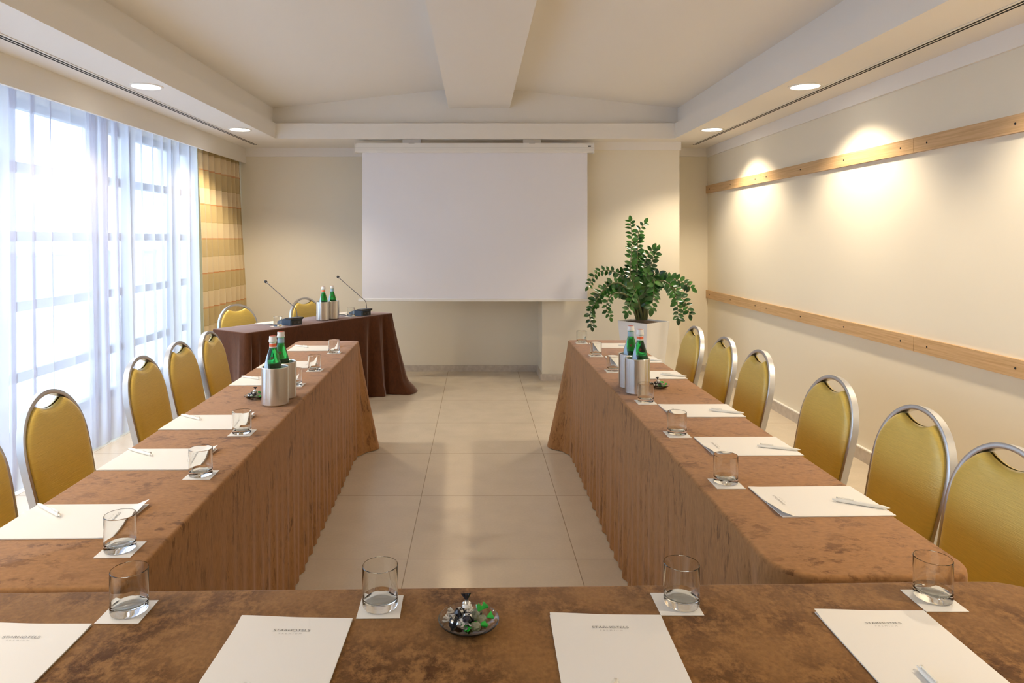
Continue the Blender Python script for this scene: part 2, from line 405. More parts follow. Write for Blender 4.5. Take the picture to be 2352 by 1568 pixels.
# pelmet, cornice, baseboards
struct('trim_3', MB().box(PEL - .025, PEL, YN, YB, 2.306, SOF), M_ceil)
c = MB(); c.box(XL, .68, YB - .018, YB, 2.379, SOF); c.box(2.105, XR, YB - .018, YB, 2.379, SOF)
c.box(.665, 2.12, 7.075, 7.09, 2.388, SOF); c.box(2.105, 2.12, 7.09, YB, 2.388, SOF); c.box(.665, .68, 7.09, YB, 2.388, SOF)
c.box(XR - .018, XR, YN, YB - .018, 2.372, SOF)
struct('trim_4', c, M_trimw)
struct('baseboard_back', MB().box(XL, .66, YB - .018, YB, 0, .068).box(2.125, XR - .018, YB - .018, YB, 0, .068), M_base)
struct('baseboard_column', MB().box(.66, 2.125, 7.07, 7.09, 0, .068).box(.66, .68, 7.09, YB, 0, .068).box(2.105, 2.125, 7.09, YB, 0, .068), M_base)
struct('baseboard_right', MB().box(XR - .02, XR, YN, YB, 0, .082), M_base)
struct('baseboard_lit_top', MB().box(XR - .021, XR, YN, YB, .082, .090), M_trimw)  # white strip painting in the light caught by the baseboard's top face

# outside
tag(struct('ground_outside', MB().box(-40, XL - .2, -30, 40, -.25, -.1), M_ground), kind='structure')
o = MB(); o.box(-11.2, -11, -12, 30, -.1, 1.05); o.box(-11.25, -10.95, -12, 30, 1.05, 1.12)
o = o.build('garden_wall', M_outwall, None, 0); tag(o, 'low grey wall outdoors, seen faintly through the sheer curtains', 'wall')
# daylight portals: they only guide the sampling of the sky through the window openings
for k, (a, b) in enumerate(WIN):
    L = bpy.data.lights.new('window_portal', 'AREA'); L.shape = 'RECTANGLE'; L.size = ZW1 - ZW0; L.size_y = b - a
    L.cycles.is_portal = True
    lo = bpy.data.objects.new('window_portal', L); COL.objects.link(lo); lo.location = (XL - .15, (a + b) / 2, (ZW0 + ZW1) / 2)
    lo.rotation_euler = (0, -PI / 2, 0)

# ------------------------------------------------------------------ downlights
def make_downlight():
    root = empty('ceiling_downlight')
    MB().lathe([(.088, -.001), (.090, -.006), (.100, -.006), (.106, -.003), (.106, .0), (.088, .0)], 40, closed=True).build('trim_ring', M_white_metal, root)
    MB().lathe([(0, -.0015), (.088, -.0015), (.088, 0), (0, 0)], 40).build('lens', M_lens, root)
    return root
dl0 = None
for side, x in (('left', -2.18), ('right', 2.165)):
    for k, y in enumerate((6.28, 4.50, 2.7, .9, -.9)):
        if dl0 is None: o = dl0 = make_downlight()
        else: o = copy_tree(dl0)
        o.location = (x, y, SOF)
        where = 'above the window side' if side == 'left' else 'above the wood-railed wall'
        which = ['closest to the screen wall', 'nearer the camera of the two in view', 'third from the screen wall', 'fourth from the screen wall', 'farthest from the screen wall'][k]
        tag(o, 'lit round recessed downlight %s, %s' % (where, which), 'ceiling light', 'recessed downlights in the lowered ceiling border')
        L = bpy.data.lights.new('downlight_bulb', 'SPOT'); L.energy = LAMP_W * 4; L.color = LAMP_COL; L.spot_size = R(124); L.spot_blend = .55
        L.shadow_soft_size = .06
        lo = bpy.data.objects.new('downlight_bulb', L); COL.objects.link(lo); lo.location = (x, y, SOF - .02)
# slot diffusers
for side, x, dx in (('left', -2.36, 1), ('right', 2.32, -1)):
    root = empty('linear_air_diffuser', (x, 0, SOF - .0008))
    MB().box(-.034, .034, YN + .3, 7.3, -.003, 0).build('flange', M_ceil, root, 0)
    for q in (-.012, .012): MB().box(q - .0055, q + .0055, YN + .32, 7.28, -.0045, -.002).build('slot', M_dark, root, 0)['label'] = 'thin black air slot'
    tag(root, 'long ceiling air diffuser with two black slots, %s' % ('window side' if side == 'left' else 'beside the wood-railed wall'), 'air vent', 'linear slot diffusers')

# ------------------------------------------------------------------ wood rails on the right wall
for z0, z1, nm in ((1.970, 2.056, 'upper'), (.815, .902, 'lower')):
    root = empty('wall_rail', (XR, 0, 0))
    js = [7.575, 6.115, 3.975, 1.835, -.305, -2.445]
    for a, b in zip(js, js[1:]):
        bd = MB().box(-.022, 0, b + .0012, a - .0012, z0, z1).build('board', M_wood, root, 0)
        n = 3 if a > 7 else 4
        for k in range(n):
            y = b + .12 + (a - b - .24) * k / (n - 1)
            zz = (z0 + z1) / 2
            MB().lathe([(0, 0), (.0055, 0), (.0055, .002), (0, .002)], 10, M=Matrix.Translation((-.022, y, zz)) @ Matrix.Rotation(-PI / 2, 4, 'Y')).build('screw', M_dark, bd, 0)
    tag(root, 'long beech wood rail fixed to the right wall, the %s one' % nm, 'wall rail', 'wood rails on the right wall')

# ------------------------------------------------------------------ projection screen
root = empty('projection_screen', (0, 6.95, 0)); X0, X1 = -1.228, 1.183; zc = 2.392
sect = [(-.045, -.05), (-.05, -.042), (-.05, .02), (-.043, .045), (.04, .045), (.05, .035), (.05, -.05)]
v = [(x, a, zc + b) for x in (X0, X1) for a, b in sect]; n = len(sect)
m_ = MB().add(v, [tuple(range(n))[::-1], tuple(range(n, 2 * n))] + [(i, (i + 1) % n, n + (i + 1) % n, n + i) for i in range(n)])
cs = m_.build('cassette', M_white_metal, root, 30)
MB().box(X0 - .006, X0, -.055, .05, zc - .054, zc + .047).build('end_cap', M_white_metal, cs, 0)
MB().box(X1, X1 + .006, -.055, .05, zc - .054, zc + .047).build('end_cap', M_white_metal, cs, 0)
MB().box(X1 - .06, X1 - .028, -.0512, -.050, zc + .006, zc + .018).build('maker_plate', M_dark, cs, 0)['label'] = 'tiny dark plate at the right end'
for zz in (-.012, .012): MB().box(X0, X1, -.0515, -.050, zc + zz - .001 - .012, zc + zz - .012).build('groove', mat('groove_grey', (.5, .49, .47), .5), cs, 0)
for x in (-.66, .56): MB().box(x - .09, x + .09, -.035, .03, zc + .045, SOF).box(x - .03, x + .03, -.045, .03, zc + .040, zc + .06).build('ceiling_bracket', M_alu, root, 0)
MB().box(-1.166, 1.126, -.002, .002, .858, zc - .04).build('screen_fabric', M_screen, root, 0)
MB().rbox(-1.205, 1.150, -.014, .014, .832, .860, .008).build('bottom_bar', M_white_metal, root)
tag(root, 'white pull-down projection screen hanging from the ceiling at the far wall', 'projection screen')

# ------------------------------------------------------------------ curtains
def curtain(name, y0, y1, xm_, amp, seed, m, z0, z1, lean=.04, per=.16, nu=None, edge=0, lap=0):
    rnd = random.Random(seed); nu = nu or int((y1 - y0) / .008); nv = 26
    ph = [rnd.uniform(0, 6.28) for _ in range(6)]
    def fn(i, j):
        y = y0 + (y1 - y0) * i / (nu - 1); v = 1 - j / (nv - 1); z = z0 + (z1 - z0) * (1 - v)
        t = y / per + .35 * math.sin(y * 2.1 + ph[0]) + .25 * math.sin(y * 5.3 + ph[1]) + .18 * v * math.sin(y * 3.1 + ph[2])
        a = amp * (.7 + .5 * math.sin(y * 1.7 + ph[3])) * (.75 + .45 * v)
        x = xm_ + a * math.sin(2 * PI * t) + .3 * a * math.sin(4 * PI * t + ph[4]) + lean * v + .012 * math.sin(z * 3 + y * 2 + ph[5]) * (v)
        if lap:      # soft laps: the cloth doubles back over itself between single-layer gaps
            la = lap * per * (.75 + .35 * math.sin(y * 2.9 + ph[4])) * (1 - .12 * v)
            x = xm_ + .6 * a * math.cos(2 * PI * t) + lean * v
            yy = min(max(y + la * math.sin(2 * PI * t), y0), y1)
            return (x, yy, z)
        yy = y + .3 * a * math.cos(2 * PI * t) + edge * v * (1 - i / (nu - 1))
        return (x, yy, z)
    return MB().grid(nu, nv, fn).build(name, m, None, 80)
o = curtain('sheer_curtain', -1.6, 2.05, -2.70, .036, 5, M_sheer, .012, SOF - .002, per=.20, lap=.44)
tag(o, 'white sheer curtain at the near end of the windows, beside the camera', 'curtain', 'white sheer curtains')
o = curtain('sheer_curtain', 2.02, 4.71, -2.70, .036, 3, M_sheer, .012, SOF - .002, per=.20, lap=.44)
tag(o, 'white sheer curtain behind the nearest left-hand chairs', 'curtain', 'white sheer curtains')
o = curtain('sheer_curtain', 4.70, 6.56, -2.70, .034, 8, M_sheer, .012, SOF - .002, per=.20, lap=.44)
tag(o, 'white sheer curtain next to the gold striped drape', 'curtain', 'white sheer curtains')
o = curtain('drape', 6.46, 7.555, -2.640, .030, 12, M_drape, .008, SOF - .002, lean=.075, per=.135, nu=260, edge=.06)
tag(o, 'gold drape with thin orange stripes hanging in the far left corner', 'curtain')

# ------------------------------------------------------------------ tables and cloths
ZT = .75
def table_frame(A, ang, Ln, Wd):
    u = Vector((math.cos(ang), math.sin(ang))); n = Vector((-u.y, u.x))
    return lambda a, b: (A[0] + u.x * a + n.x * b, A[1] + u.y * a + n.y * b)
def cloth(A, ang, Ln, Wd, m, rc=.03, pools=(), tuck=0, flares=(), folds=(), wave=.006, stretch=(1, 1), near_r=None, seed=1, sag=0, hem_out=.006):
    """A = corner; local x runs along the length, local y across (tuck: side y=Wd pushed in by the seats)"""
    me = MB(); pts = []
    rr = near_r or {}
    cs_ = [(Ln, Wd, 0, rr.get('B1', rc)), (0, Wd, 90, rr.get('A1', rc)), (0, 0, 180, rr.get('A0', rc)), (Ln, 0, 270, rr.get('B0', rc))]
    corner = []
    for cx, cy, a0, r in cs_:
        ox = cx - r if cx > 0 else r; oy = cy - r if cy > 0 else r
        corner.append([(ox + r * math.cos(R(a0 + 90 * k / 10)), oy + r * math.sin(R(a0 + 90 * k / 10)), math.cos(R(a0 + 90 * k / 10)), math.sin(R(a0 + 90 * k / 10))) for k in range(11)])
    for q in range(4):
        pts += corner[q]
        a = corner[q][-1]; b = corner[(q + 1) % 4][0]; d = math.hypot(b[0] - a[0], b[1] - a[1]); n = max(2, int(d / .013))
        for k in range(1, n): t = k / n; pts.append((a[0] + (b[0] - a[0]) * t, a[1] + (b[1] - a[1]) * t, a[2], a[3]))
    N = len(pts); S = [0]
    for i in range(1, N): S.append(S[-1] + max(.0035, math.hypot(pts[i][0] - pts[i - 1][0], pts[i][1] - pts[i - 1][1])))
    ztop = ZT + .004; b = .010
    levels = [(-b, ztop, 0), (-b * .5, ztop - b * .14, 0), (-b * .13, ztop - b * .5, 0), (0, ztop - b, 0)]
    nd_ = 16
    for k in range(1, nd_ + 1): v = k / nd_; levels.append((0, (ztop - b) * (1 - v) + .004 * v, v))
    rnd = random.Random(seed); ph = [rnd.uniform(0, 6.28) for _ in range(5)]
    me.uv = ([], []); vs = []
    for off, z, v in levels:
        for i, (x, y, nx, ny) in enumerate(pts):
            o = off + hem_out * v
            s = S[i]
            if v > 0:
                o += wave * v ** 1.6 * (math.sin(s * 2 * PI / .094 + ph[0] + 1.3 * math.sin(s * 3 + ph[2])) + .5 * math.sin(s * 2 * PI / .151 + ph[1]))
                for fx, fy, rad, amt in flares:
                    d = math.hypot(x - fx, y - fy); o += amt * v ** 1.15 * math.exp(-(d / rad) ** 2)
                for fx, fy, rad, amt in pools:
                    d = math.hypot(x - fx, y - fy); o += amt * sm(.84, 1, v) * math.exp(-(d / rad) ** 2)
                for fx, fy, rad, amt in folds:
                    d = math.hypot(x - fx, y - fy); o += amt * v ** .5 * math.exp(-(d / rad) ** 2)
                if tuck and ny > .5 and z < .62:
                    edge_ = min(x, Ln - x)
                    o -= tuck * sm(.62, .46, z) * sm(0, .18, edge_)
            px, py = x + nx * o, y + ny * o
            pz = z
            vs.append((px, py, pz))
            me.uv[0].append((px * stretch[0], py * stretch[1]))
            me.uv[1].append(((s + 7) * 2.3, z * .62 + 3))
    fs = [tuple(range(N))]
    for k in range(len(levels) - 1):
        for i in range(N): j = (i + 1) % N; fs.append((k * N + i, (k + 1) * N + i, (k + 1) * N + j, k * N + j))
    me.skirt0 = 1 + 3 * N; me.skirt1 = len(fs)
    me.add(vs, fs)
    o = me.build('tablecloth', m, None, 60)
    o.location = (A[0], A[1], 0); o.rotation_euler = (0, 0, ang)
    return o
def table(A, ang, Ln, Wd, label, legy=(.05, .20)):
    root = empty('folding_table', (A[0], A[1], 0), ang)
    MB().rbox(.014, Ln - .014, .014, Wd - .014, ZT - .028, ZT - .004, .11, 6).build('tabletop', M_tabletop, root, 0)
    for x in (.15, Ln - .15):
        for y in legy: MB().box(x - .014, x + .014, y - .014, y + .014, 0, ZT - .028).build('leg', M_alu, root, 0)
    tag(root, label, 'table', 'narrow conference tables under brown cloths')
# left row: local x runs away from the camera, local y = towards the window
TL_A, TL_ANG, TL_L, TL_W = (-.728, 1.40), PI / 2 + R(1.6), 3.40, .436
TR_A, TR_L, TR_W = (.643, 1.448), 3.39, .437
PH = R(56.0); DK_A, DK_ANG, DK_L, DK_W = (-1.75, 5.18), PH, 1.69, .43
FT_ANG = R(1.35); FT_L, FT_W = 2.55, .44
ft_far_right = (1.175, 1.437)
o = cloth(TL_A, TL_ANG, TL_L, TL_W, M_velvet, .03, tuck=.16, flares=((TL_L, 0, .13, .15), (TL_L, TL_W, .12, .08)), folds=((TL_L - .10, 0, .03, -.012),), near_r={'B1': .05, 'B0': .035}, stretch=(1.7, 1.0), seed=4)
tag(o, 'brown velvet cloth draped over the long table on the window side', 'tablecloth', 'brown velvet tablecloths')
table(TL_A, TL_ANG, TL_L, TL_W, 'long narrow table under the brown cloth on the window side')
# right row: built mirrored so that local y points to the right wall: corner at the far inner end
TR_ANG = -PI / 2
TRB = (TR_A[0], TR_A[1] + TR_L)
o = cloth(TRB, TR_ANG, TR_L, TR_W, M_velvet, .03, tuck=.16, flares=((0, 0, .13, .15), (0, TR_W, .12, .08)), folds=((TR_L - .16, 0, .025, -.02), (TR_L - .10, 0, .02, .015)), near_r={'B0': .10, 'B1': .08}, stretch=(1.7, 1.0), seed=9)
tag(o, 'brown velvet cloth draped over the long table beside the wood-railed wall', 'tablecloth', 'brown velvet tablecloths')
table(TRB, TR_ANG, TR_L, TR_W, 'long narrow table under the brown cloth beside the wood-railed wall')
# front row: local x points left (towards the window), local y towards the camera
FA = Vector(ft_far_right)
o = cloth((FA.x, FA.y), PI + FT_ANG, FT_L, FT_W, M_velvet_front, .03, tuck=0, near_r={'A0': .12, 'A1': .10}, stretch=(1, 1), seed=2, wave=.002, hem_out=-.012)
tag(o, 'mottled brown velvet cloth on the table across the foreground', 'tablecloth', 'brown velvet tablecloths')
table((FA.x, FA.y), PI + FT_ANG, FT_L, FT_W, 'narrow table under the mottled brown cloth across the foreground', (.08, .34))
# speakers' desk
o = cloth(DK_A, DK_ANG, DK_L, DK_W, M_velvet_shaded, .025, tuck=.26,
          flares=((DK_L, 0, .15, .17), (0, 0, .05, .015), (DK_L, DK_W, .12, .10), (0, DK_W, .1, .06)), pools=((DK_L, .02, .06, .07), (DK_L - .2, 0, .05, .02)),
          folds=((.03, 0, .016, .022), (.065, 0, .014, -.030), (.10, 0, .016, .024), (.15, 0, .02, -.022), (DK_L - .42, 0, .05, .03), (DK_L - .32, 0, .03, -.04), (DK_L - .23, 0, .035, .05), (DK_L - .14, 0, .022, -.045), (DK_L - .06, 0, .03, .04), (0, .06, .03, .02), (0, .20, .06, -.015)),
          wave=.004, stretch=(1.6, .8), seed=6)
tag(o, 'shade-darkened brown velvet cloth draped over the angled speakers desk by the screen', 'tablecloth', 'brown velvet tablecloths')
table(DK_A, DK_ANG, DK_L, DK_W, 'narrow angled desk under the shade-darkened brown cloth by the screen', (.05, .13))
ZC = ZT + .0045      # cloth surface
DK = table_frame(DK_A, DK_ANG, DK_L, DK_W)

# ------------------------------------------------------------------ chairs
def make_chair():
    """faces +x; seat centre at the origin; back apex at (-.27, 0, .90)"""
    root = empty('banquet_chair')
    bx = lambda z: -.185 - (z - .47) * .205 - .03 * max(0, (z - .47)) ** 2
    HW, AB = .190, .200; z_arch = .900 - AB
    # frame: flat aluminium band, sides down to the seat and on as rear legs
    sect = [(-.008, -.0125), (-.005, -.014), (.005, -.014), (.008, -.0125), (.008, .0125), (.005, .014), (-.005, .014), (-.008, .0125)]
    hw = lambda z: HW - .012 * sm(.70, .45, z)
    path = []
    for k in range(9): z = .44 + (z_arch - .44) * k / 8; path.append((bx(z), -hw(z), z))
    for k in range(1, 24):
        a = PI * k / 24; z = z_arch + AB * math.sin(a) ** .95; path.append((bx(z), -HW * math.cos(a), z))
    for k in range(9): z = z_arch + (.44 - z_arch) * k / 8; path.append((bx(z), hw(z), z))
    # cross-section oriented by hand: width in the back plane, depth along x
    def band(path, m_, n_in=8):
        P = [Vector(p) for p in path]; vs = []; fs = []; N = len(P)
        for i, p in enumerate(P):
            t = (P[min(i + 1, N - 1)] - P[max(i - 1, 0)]).normalized()
            depth = Vector((1, 0, .2)).normalized(); wid = t.cross(depth).normalized(); depth = wid.cross(t).normalized()
            vs += [p + wid * a + depth * b for a, b in sect]
        for i in range(N - 1):
            for k in range(8): j = (k + 1) % 8; fs.append((i * 8 + k, i * 8 + j, (i + 1) * 8 + j, (i + 1) * 8 + k))
        fs += [tuple(range(8))[::-1], tuple(range((N - 1) * 8, N * 8))]
        m_.add(vs, fs); return m_
    band(path, MB()).build('back_frame', M_alu, root, 50)
    for s in (-1, 1):
        lp = [(bx(.45), s * hw(.45), .455), (-.19, s * .182, .40), (-.215, s * .188, .20), (-.245, s * .195, .0)]
        band(spline(lp, 10), MB()).build('leg', M_alu, root, 50)
        fp = [(.16, s * .165, .43), (.168, s * .17, .38), (.185, s * .18, .0)]
        band(spline(fp, 8), MB()).build('leg', M_alu, root, 50)
    fr = MB(); fr.box(-.18, .17, -.182, -.162, .405, .43); fr.box(-.18, .17, .162, .182, .405, .43); fr.box(.15, .17, -.165, .165, .405, .43); fr.box(-.18, -.16, -.165, .165, .405, .43)
    fr.build('seat_frame', M_alu, root, 0)
    # seat cushion
    def seat(i, j, top):
        u = -1 + 2 * i / 20; v = -1 + 2 * j / 20
        x = -.005 + .190 * (math.sin(u * PI / 2) * .3 + u * .7); y = .192 * (math.sin(v * PI / 2) * .3 + v * .7) * (1 + .04 * u)
        e = max(0, (1 - abs(u) ** 6) * (1 - abs(v) ** 6)) ** .4
        return (x, y, .452 + (.034 * e if top else -.020 * e))
    MB().grid(21, 21, lambda i, j: seat(i, j, True)).grid(21, 21, lambda i, j: seat(20 - i, j, False)).build('seat', M_gold, root, 80)
    # backrest pad, its top edge dipping below the frame to leave the handle gap
    Wp = HW - .0075; zb = .505
    def Tz(y):
        a = z_arch + (AB - .010) * math.sqrt(max(0, 1 - (y / Wp) ** 2)) ** .95
        q = abs(y) / .080
        dip = (.040 * math.cos(PI * q / 2) ** .8 if q < 1 else 0) + .003 * (1 - sm(.9, 1.35, q))
        return a - dip
    def Bz(y):
        q = abs(y) / Wp; r = .05
        return zb + (r - math.sqrt(max(0, r * r - max(0, abs(y) - (Wp - r)) ** 2)))
    nu, nv = 61, 34
    def pad(i, j, front):
        u = math.sin((-1 + 2 * i / (nu - 1)) * PI / 2); t = j / (nv - 1); v = .5 - .5 * math.cos(PI * t)
        y = u * Wp
        z = Bz(y) + (Tz(y) - Bz(y)) * v
        wl = (hw(z) - .0075) / Wp; y *= wl
        vv = 2 * v - 1
        e = max(0, (1 - abs(u) ** 8) * (1 - abs(vv) ** 12)) ** .34
        return (bx(z) + (.004 + .026 * e if front else -.004 - .016 * e), y, z)
    MB().grid(nu, nv, lambda i, j: pad(i, j, True)).grid(nu, nv, lambda i, j: pad(nu - 1 - i, j, False)).build('backrest', M_gold, root, 80)
    return root
ch0 = None
ord6 = ['nearest the camera', 'second from the camera', 'third from the camera', 'third from the far end', 'second from the far end', 'at the far end']
def put_chair(x, y, ang, label, group):
    """x,y = where the apex of the back stands"""
    global ch0
    o = ch0 if ch0 is not None and ch0.get('label') is None else (copy_tree(ch0) if ch0 is not None else make_chair())
    if ch0 is None: ch0 = o
    o.location = (x + .278 * math.cos(ang), y + .278 * math.sin(ang), 0); o.rotation_euler = (0, 0, ang)
    tag(o, label, 'chair', group)
for k, (x, y, a) in enumerate(((1.462, 1.85, 180), (1.495, 2.285, 180), (1.472, 2.79, 181), (1.440, 3.44, 179), (1.432, 3.90, 180), (1.412, 4.38, 180))):
    put_chair(x, y, R(a), 'gold banquet chair at the table beside the wood-railed wall, %s' % ord6[k], 'gold chairs along the right table')
for k, (x, y, a) in enumerate(((-1.585, 2.045, 1), (-1.600, 2.525, 1.5), (-1.618, 3.26, 2), (-1.640, 3.72, 1), (-1.636, 4.14, 2))):
    put_chair(x, y, R(a), 'gold banquet chair by the sheer curtains, %s' % (['cut off by the left picture edge', 'nearest one fully in view', 'middle one of the row', 'second from the far end', 'at the far end'][k]), 'gold chairs along the window-side table')
for k, (px, py) in enumerate((DK(.396, .665), DK(1.164, .67))):
    put_chair(px, py, PH - PI / 2, 'gold banquet chair behind the speakers desk, %s' % ('nearer the gold drape' if k == 0 else 'behind the steel coolers'), 'gold chairs behind the speakers desk')

# ------------------------------------------------------------------ small table things
def make_glass():
    r, h, t = .0345, .080, .0010
    return MB().lathe([(0, 0), (r - .004, 0), (r - .001, .002), (r, .006), (r, h - .0012), (r - .0008, h), (r - t, h - .0012), (r - t, .020), (r - t - .003, .0145), (r - .012, .0125), (0, .012)], 40).build('water_glass', M_glass, None, 22)
def make_coaster():
    return MB().box(-.041, .041, -.041, .041, 0, .0010).build('paper_coaster', M_paper, None, 0)
def text_mesh(body, size, sx, spacing, loc, m, name, parent):
    cu = bpy.data.curves.new('txt', 'FONT'); cu.body = body; cu.size = size; cu.align_x = 'CENTER'; cu.space_character = spacing
    cu.extrude = 0.0; cu.offset = -.00007
    to = bpy.data.objects.new('txt', cu); COL.objects.link(to)
    dg = bpy.context.evaluated_depsgraph_get(); me = bpy.data.meshes.new_from_object(to.evaluated_get(dg))
    bpy.data.objects.remove(to)
    for v in me.vertices: v.co = (v.co.x * sx + loc[0], v.co.y + loc[1], v.co.z + loc[2])
    me.materials.clear(); me.materials.append(m)
    o = bpy.data.objects.new(name, me); COL.objects.link(o); o.parent = parent
    return o
def make_pad(lf_=.011):
    """A4 pad, top edge towards +y, the cover's corner lifting a little"""
    root = empty('paper_pad'); w, l = .105, .1485
    MB().box(-w, w, -l, l - .001, 0, .0016).build('sheets', M_paper, root, 0)
    def cv(i, j, top):
        x = -w + 2 * w * i / 14; y = -l + 2 * l * j / 20
        lift = lf_ * sm(.115, .1485, y) * sm(.02, -.105, x) + .0012 * sm(.11, .1485, y)
        return (x, y, .0018 + lift + (.0005 if top else 0))
    MB().grid(15, 21, lambda i, j: cv(i, j, True)).grid(15, 21, lambda i, j: cv(14 - i, j, False)).build('cover', M_paper, root, 60)
    lg = text_mesh('STARHOTELS', .0098, 1.16, 1.0, (.002, .1035, .0031), M_ink, 'printed_logo', root)
    text_mesh('PREMIUM', .0052, 1.25, 1.75, (.002, .0950, .0029), M_ink_pale, 'printed_logo', root)['label'] = 'small pale grey line of lettering'
    return root
def make_pen():
    """lies along +y, button end at +y"""
    root = empty('ballpoint_pen'); T = Matrix.Translation((0, 0, .0052)) @ Matrix.Rotation(-PI / 2, 4, 'X')
    MB().lathe([(0, -.066), (.001, -.066), (.0022, -.062), (.0040, -.052), (.0050, -.035), (.0052, .02), (.0050, .055), (.0044, .060), (0, .060)], 14, M=T).build('barrel', M_pen, root)
    MB().lathe([(0, .060), (.0028, .060), (.0028, .068), (.0018, .0695), (0, .0695)], 12, M=T).build('button', M_pen, root)
    MB().box(-.0020, .0020, .018, .060, .0118, .0132).box(-.0020, .0020, .056, .060, .0095, .0132).build('clip', M_pen, root, 0)
    return root
def make_cooler():
    r, h = .0575, .163
    o = MB().lathe([(0, 0), (r - .006, 0), (r - .002, .002), (r, .006), (r, h - .002), (r - .001, h), (r - .0045, h + .0005), (r - .006, h - .002), (r - .006, .008), (0, .008)], 64).build('bottle_cooler', M_steel, None, 20)
    return o
def make_bottle(kind):
    root = empty('water_bottle')
    prof = [(0, 0), (.030, 0), (.0365, .004), (.038, .012), (.038, .125), (.0375, .140), (.0345, .165), (.0285, .190), (.0215, .213), (.0158, .231), (.0142, .243), (.0140, .262), (.0152, .264), (.0152, .268), (0, .268)]
    MB().lathe(prof, 36).build('glass_body', M_green, root, 60)
    MB().lathe([(.0146, .262), (.0170, .262), (.0176, .266), (.0168, .270), (.0158, .272), (.0158, .284), (.0150, .286), (0, .286)], 28).build('cap', M_capw, root)
    MB().lathe([(0, .2862), (.0135, .2862), (.0135, .2868), (0, .2868)], 24).build('cap_disc', M_capr, root)
    bm_, z0, z1 = (M_orange, .2415, .2545) if kind == 'orange' else (M_blue, .238, .2585)
    nb = MB().lathe([(.0150, .2345), (.0146, .2595)], 28, closed=False).build('neck_label', M_white if kind == 'orange' else M_label, root)
    MB().lathe([(.0152, z0), (.0149, z1)], 28).build('neck_band', bm_, nb)
    # front label wrapping the lower cone, and the small star mark on the shoulder
    cone = lambda z: .0385 - (z - .14) * .27 if z > .14 else .0388
    def lb(i, j):
        a = -PI / 2 - 1.25 + .85 * i / 10; z = .10 + (.205 - .10) * j / 12
        lim = .228 - .075 * (i / 10) ** 1.3; z = .10 + (lim - .10) * j / 12
        rr = max(.0005 + r_at(z), .0); return (rr * math.cos(a), rr * math.sin(a), z)
    def r_at(z):
        for (r0, z0_), (r1, z1_) in zip(prof, prof[1:]):
            if z0_ <= z <= z1_ and z1_ > z0_: return r0 + (r1 - r0) * (z - z0_) / (z1_ - z0_)
        return .038
    MB().grid(11, 13, lb).build('front_label', M_label, root)
    st = []
    for k in range(10):
        a = PI / 2 + k * PI / 5; q = .0085 if k % 2 == 0 else .0035; st.append((q * math.cos(a), q * math.sin(a)))
    rz = r_at(.196) + .0012
    sv = [(x, -rz - .0003 + y * .42, .196 + y) for x, y in st]
    MB().add([(0, -rz - .0003, .196)] + sv, [(0, 1 + k, 1 + (k + 1) % 10) for k in range(10)]).build('star_mark', M_darkstar, root, 0)
    return root
protos = {}
def inst(kind, maker, x, y, z, rz=0):
    if kind not in protos: protos[kind] = maker(); o = protos[kind]
    else: o = copy_tree(protos[kind])
    o.location = (x, y, z); o.rotation_euler = (0, 0, rz)
    return o
def place_set(gx, gy, cx_, cy_, px, py, prot, pen, pang, table_txt, pos, group, crot=0):
    """glass + coaster + pad + pen of one seat"""
    if cx_ is not None:
        c_ = inst('coaster', make_coaster, cx_, cy_, ZC, crot)
        tag(c_, 'square white paper coaster %s, %s' % (table_txt, pos), 'coaster', 'paper coasters ' + group)
        g = inst('glass', make_glass, gx, gy, ZC + .0012)
        tag(g, 'clear empty water glass %s, %s' % (table_txt, pos), 'glass', 'water glasses ' + group)
    if px is not None:
        p = inst('pad_flat' if 'foreground' in group else 'pad', (lambda: make_pad(.003)) if 'foreground' in group else make_pad, px, py, ZC, prot)
        tag(p, 'white paper pad with grey lettering %s, %s' % (table_txt, pos), 'paper pad', 'paper pads ' + group)
        if pen is not None:
            lx, ly = pen; wx = px + lx * math.cos(prot) - ly * math.sin(prot); wy = py + lx * math.sin(prot) + ly * math.cos(prot)
            q = inst('pen', make_pen, wx, wy, ZC + .0025, prot + pang)
            tag(q, 'white ballpoint pen on the pad %s, %s' % (table_txt, pos), 'pen', 'white pens ' + group)
posn = ['nearest the camera', 'second from the camera', 'third from the camera', 'third from the far end', 'second from the far end', 'at the far end']
rg = [(.7315, 2.005), (.735, 2.505), (.742, 2.998), (.740, 3.70), (.731, 4.185), (.722, 4.70)]
rp = [(.931, 1.862, 91.5), (.929, 2.353, 90.5), (.930, 2.84, 90.5), (.928, 3.585, 90), (.925, 4.04, 90), (.912, 4.56, 89)]
for k in range(6):
    gx, gy = rg[k]; px, py, a = rp[k]
    place_set(gx, gy, gx - .003, gy - .012, px, py, R(a), (-.040, -.096), R(-30 + (k * 7) % 9), 'on the right-hand table', posn[k], 'on the right table')
lg_ = [(-.8216, 1.573), (-.8366, 2.069), (-.8657, 2.516), (-.888, 3.335), (-.8826, 3.717), (-.895, 4.28)]
lp_ = [(-1.028, 1.730), (-1.028, 2.215), (-1.045, 2.66), (-1.062, 3.43), (-1.070, 3.875), (-1.064, 4.45)]
for k in range(6):
    gx, gy = lg_[k]; px, py = lp_[k]
    place_set(gx, gy, gx + .002, gy - .002, px, py, R(-90 + (1.0 if k == 0 else .5 + .3 * k)), (-.058, -.092), R(-37 + (k * 5) % 8), 'on the window-side table', posn[k], 'on the window-side table', R(1.5))
fs_ = [(-.668, 1.3125, -.670, 1.309, -.817, 1.1150, 0, 'at the left picture edge'), (-.188, 1.330, -.187, 1.327, -.341, 1.136, -1.2, 'left of the candy dish'),
       (.401, 1.337, .391, 1.337, .2415, 1.146, -.8, 'right of the candy dish'), (.909, 1.360, .9035, 1.350, .752, 1.160, 0, 'at the far right')]
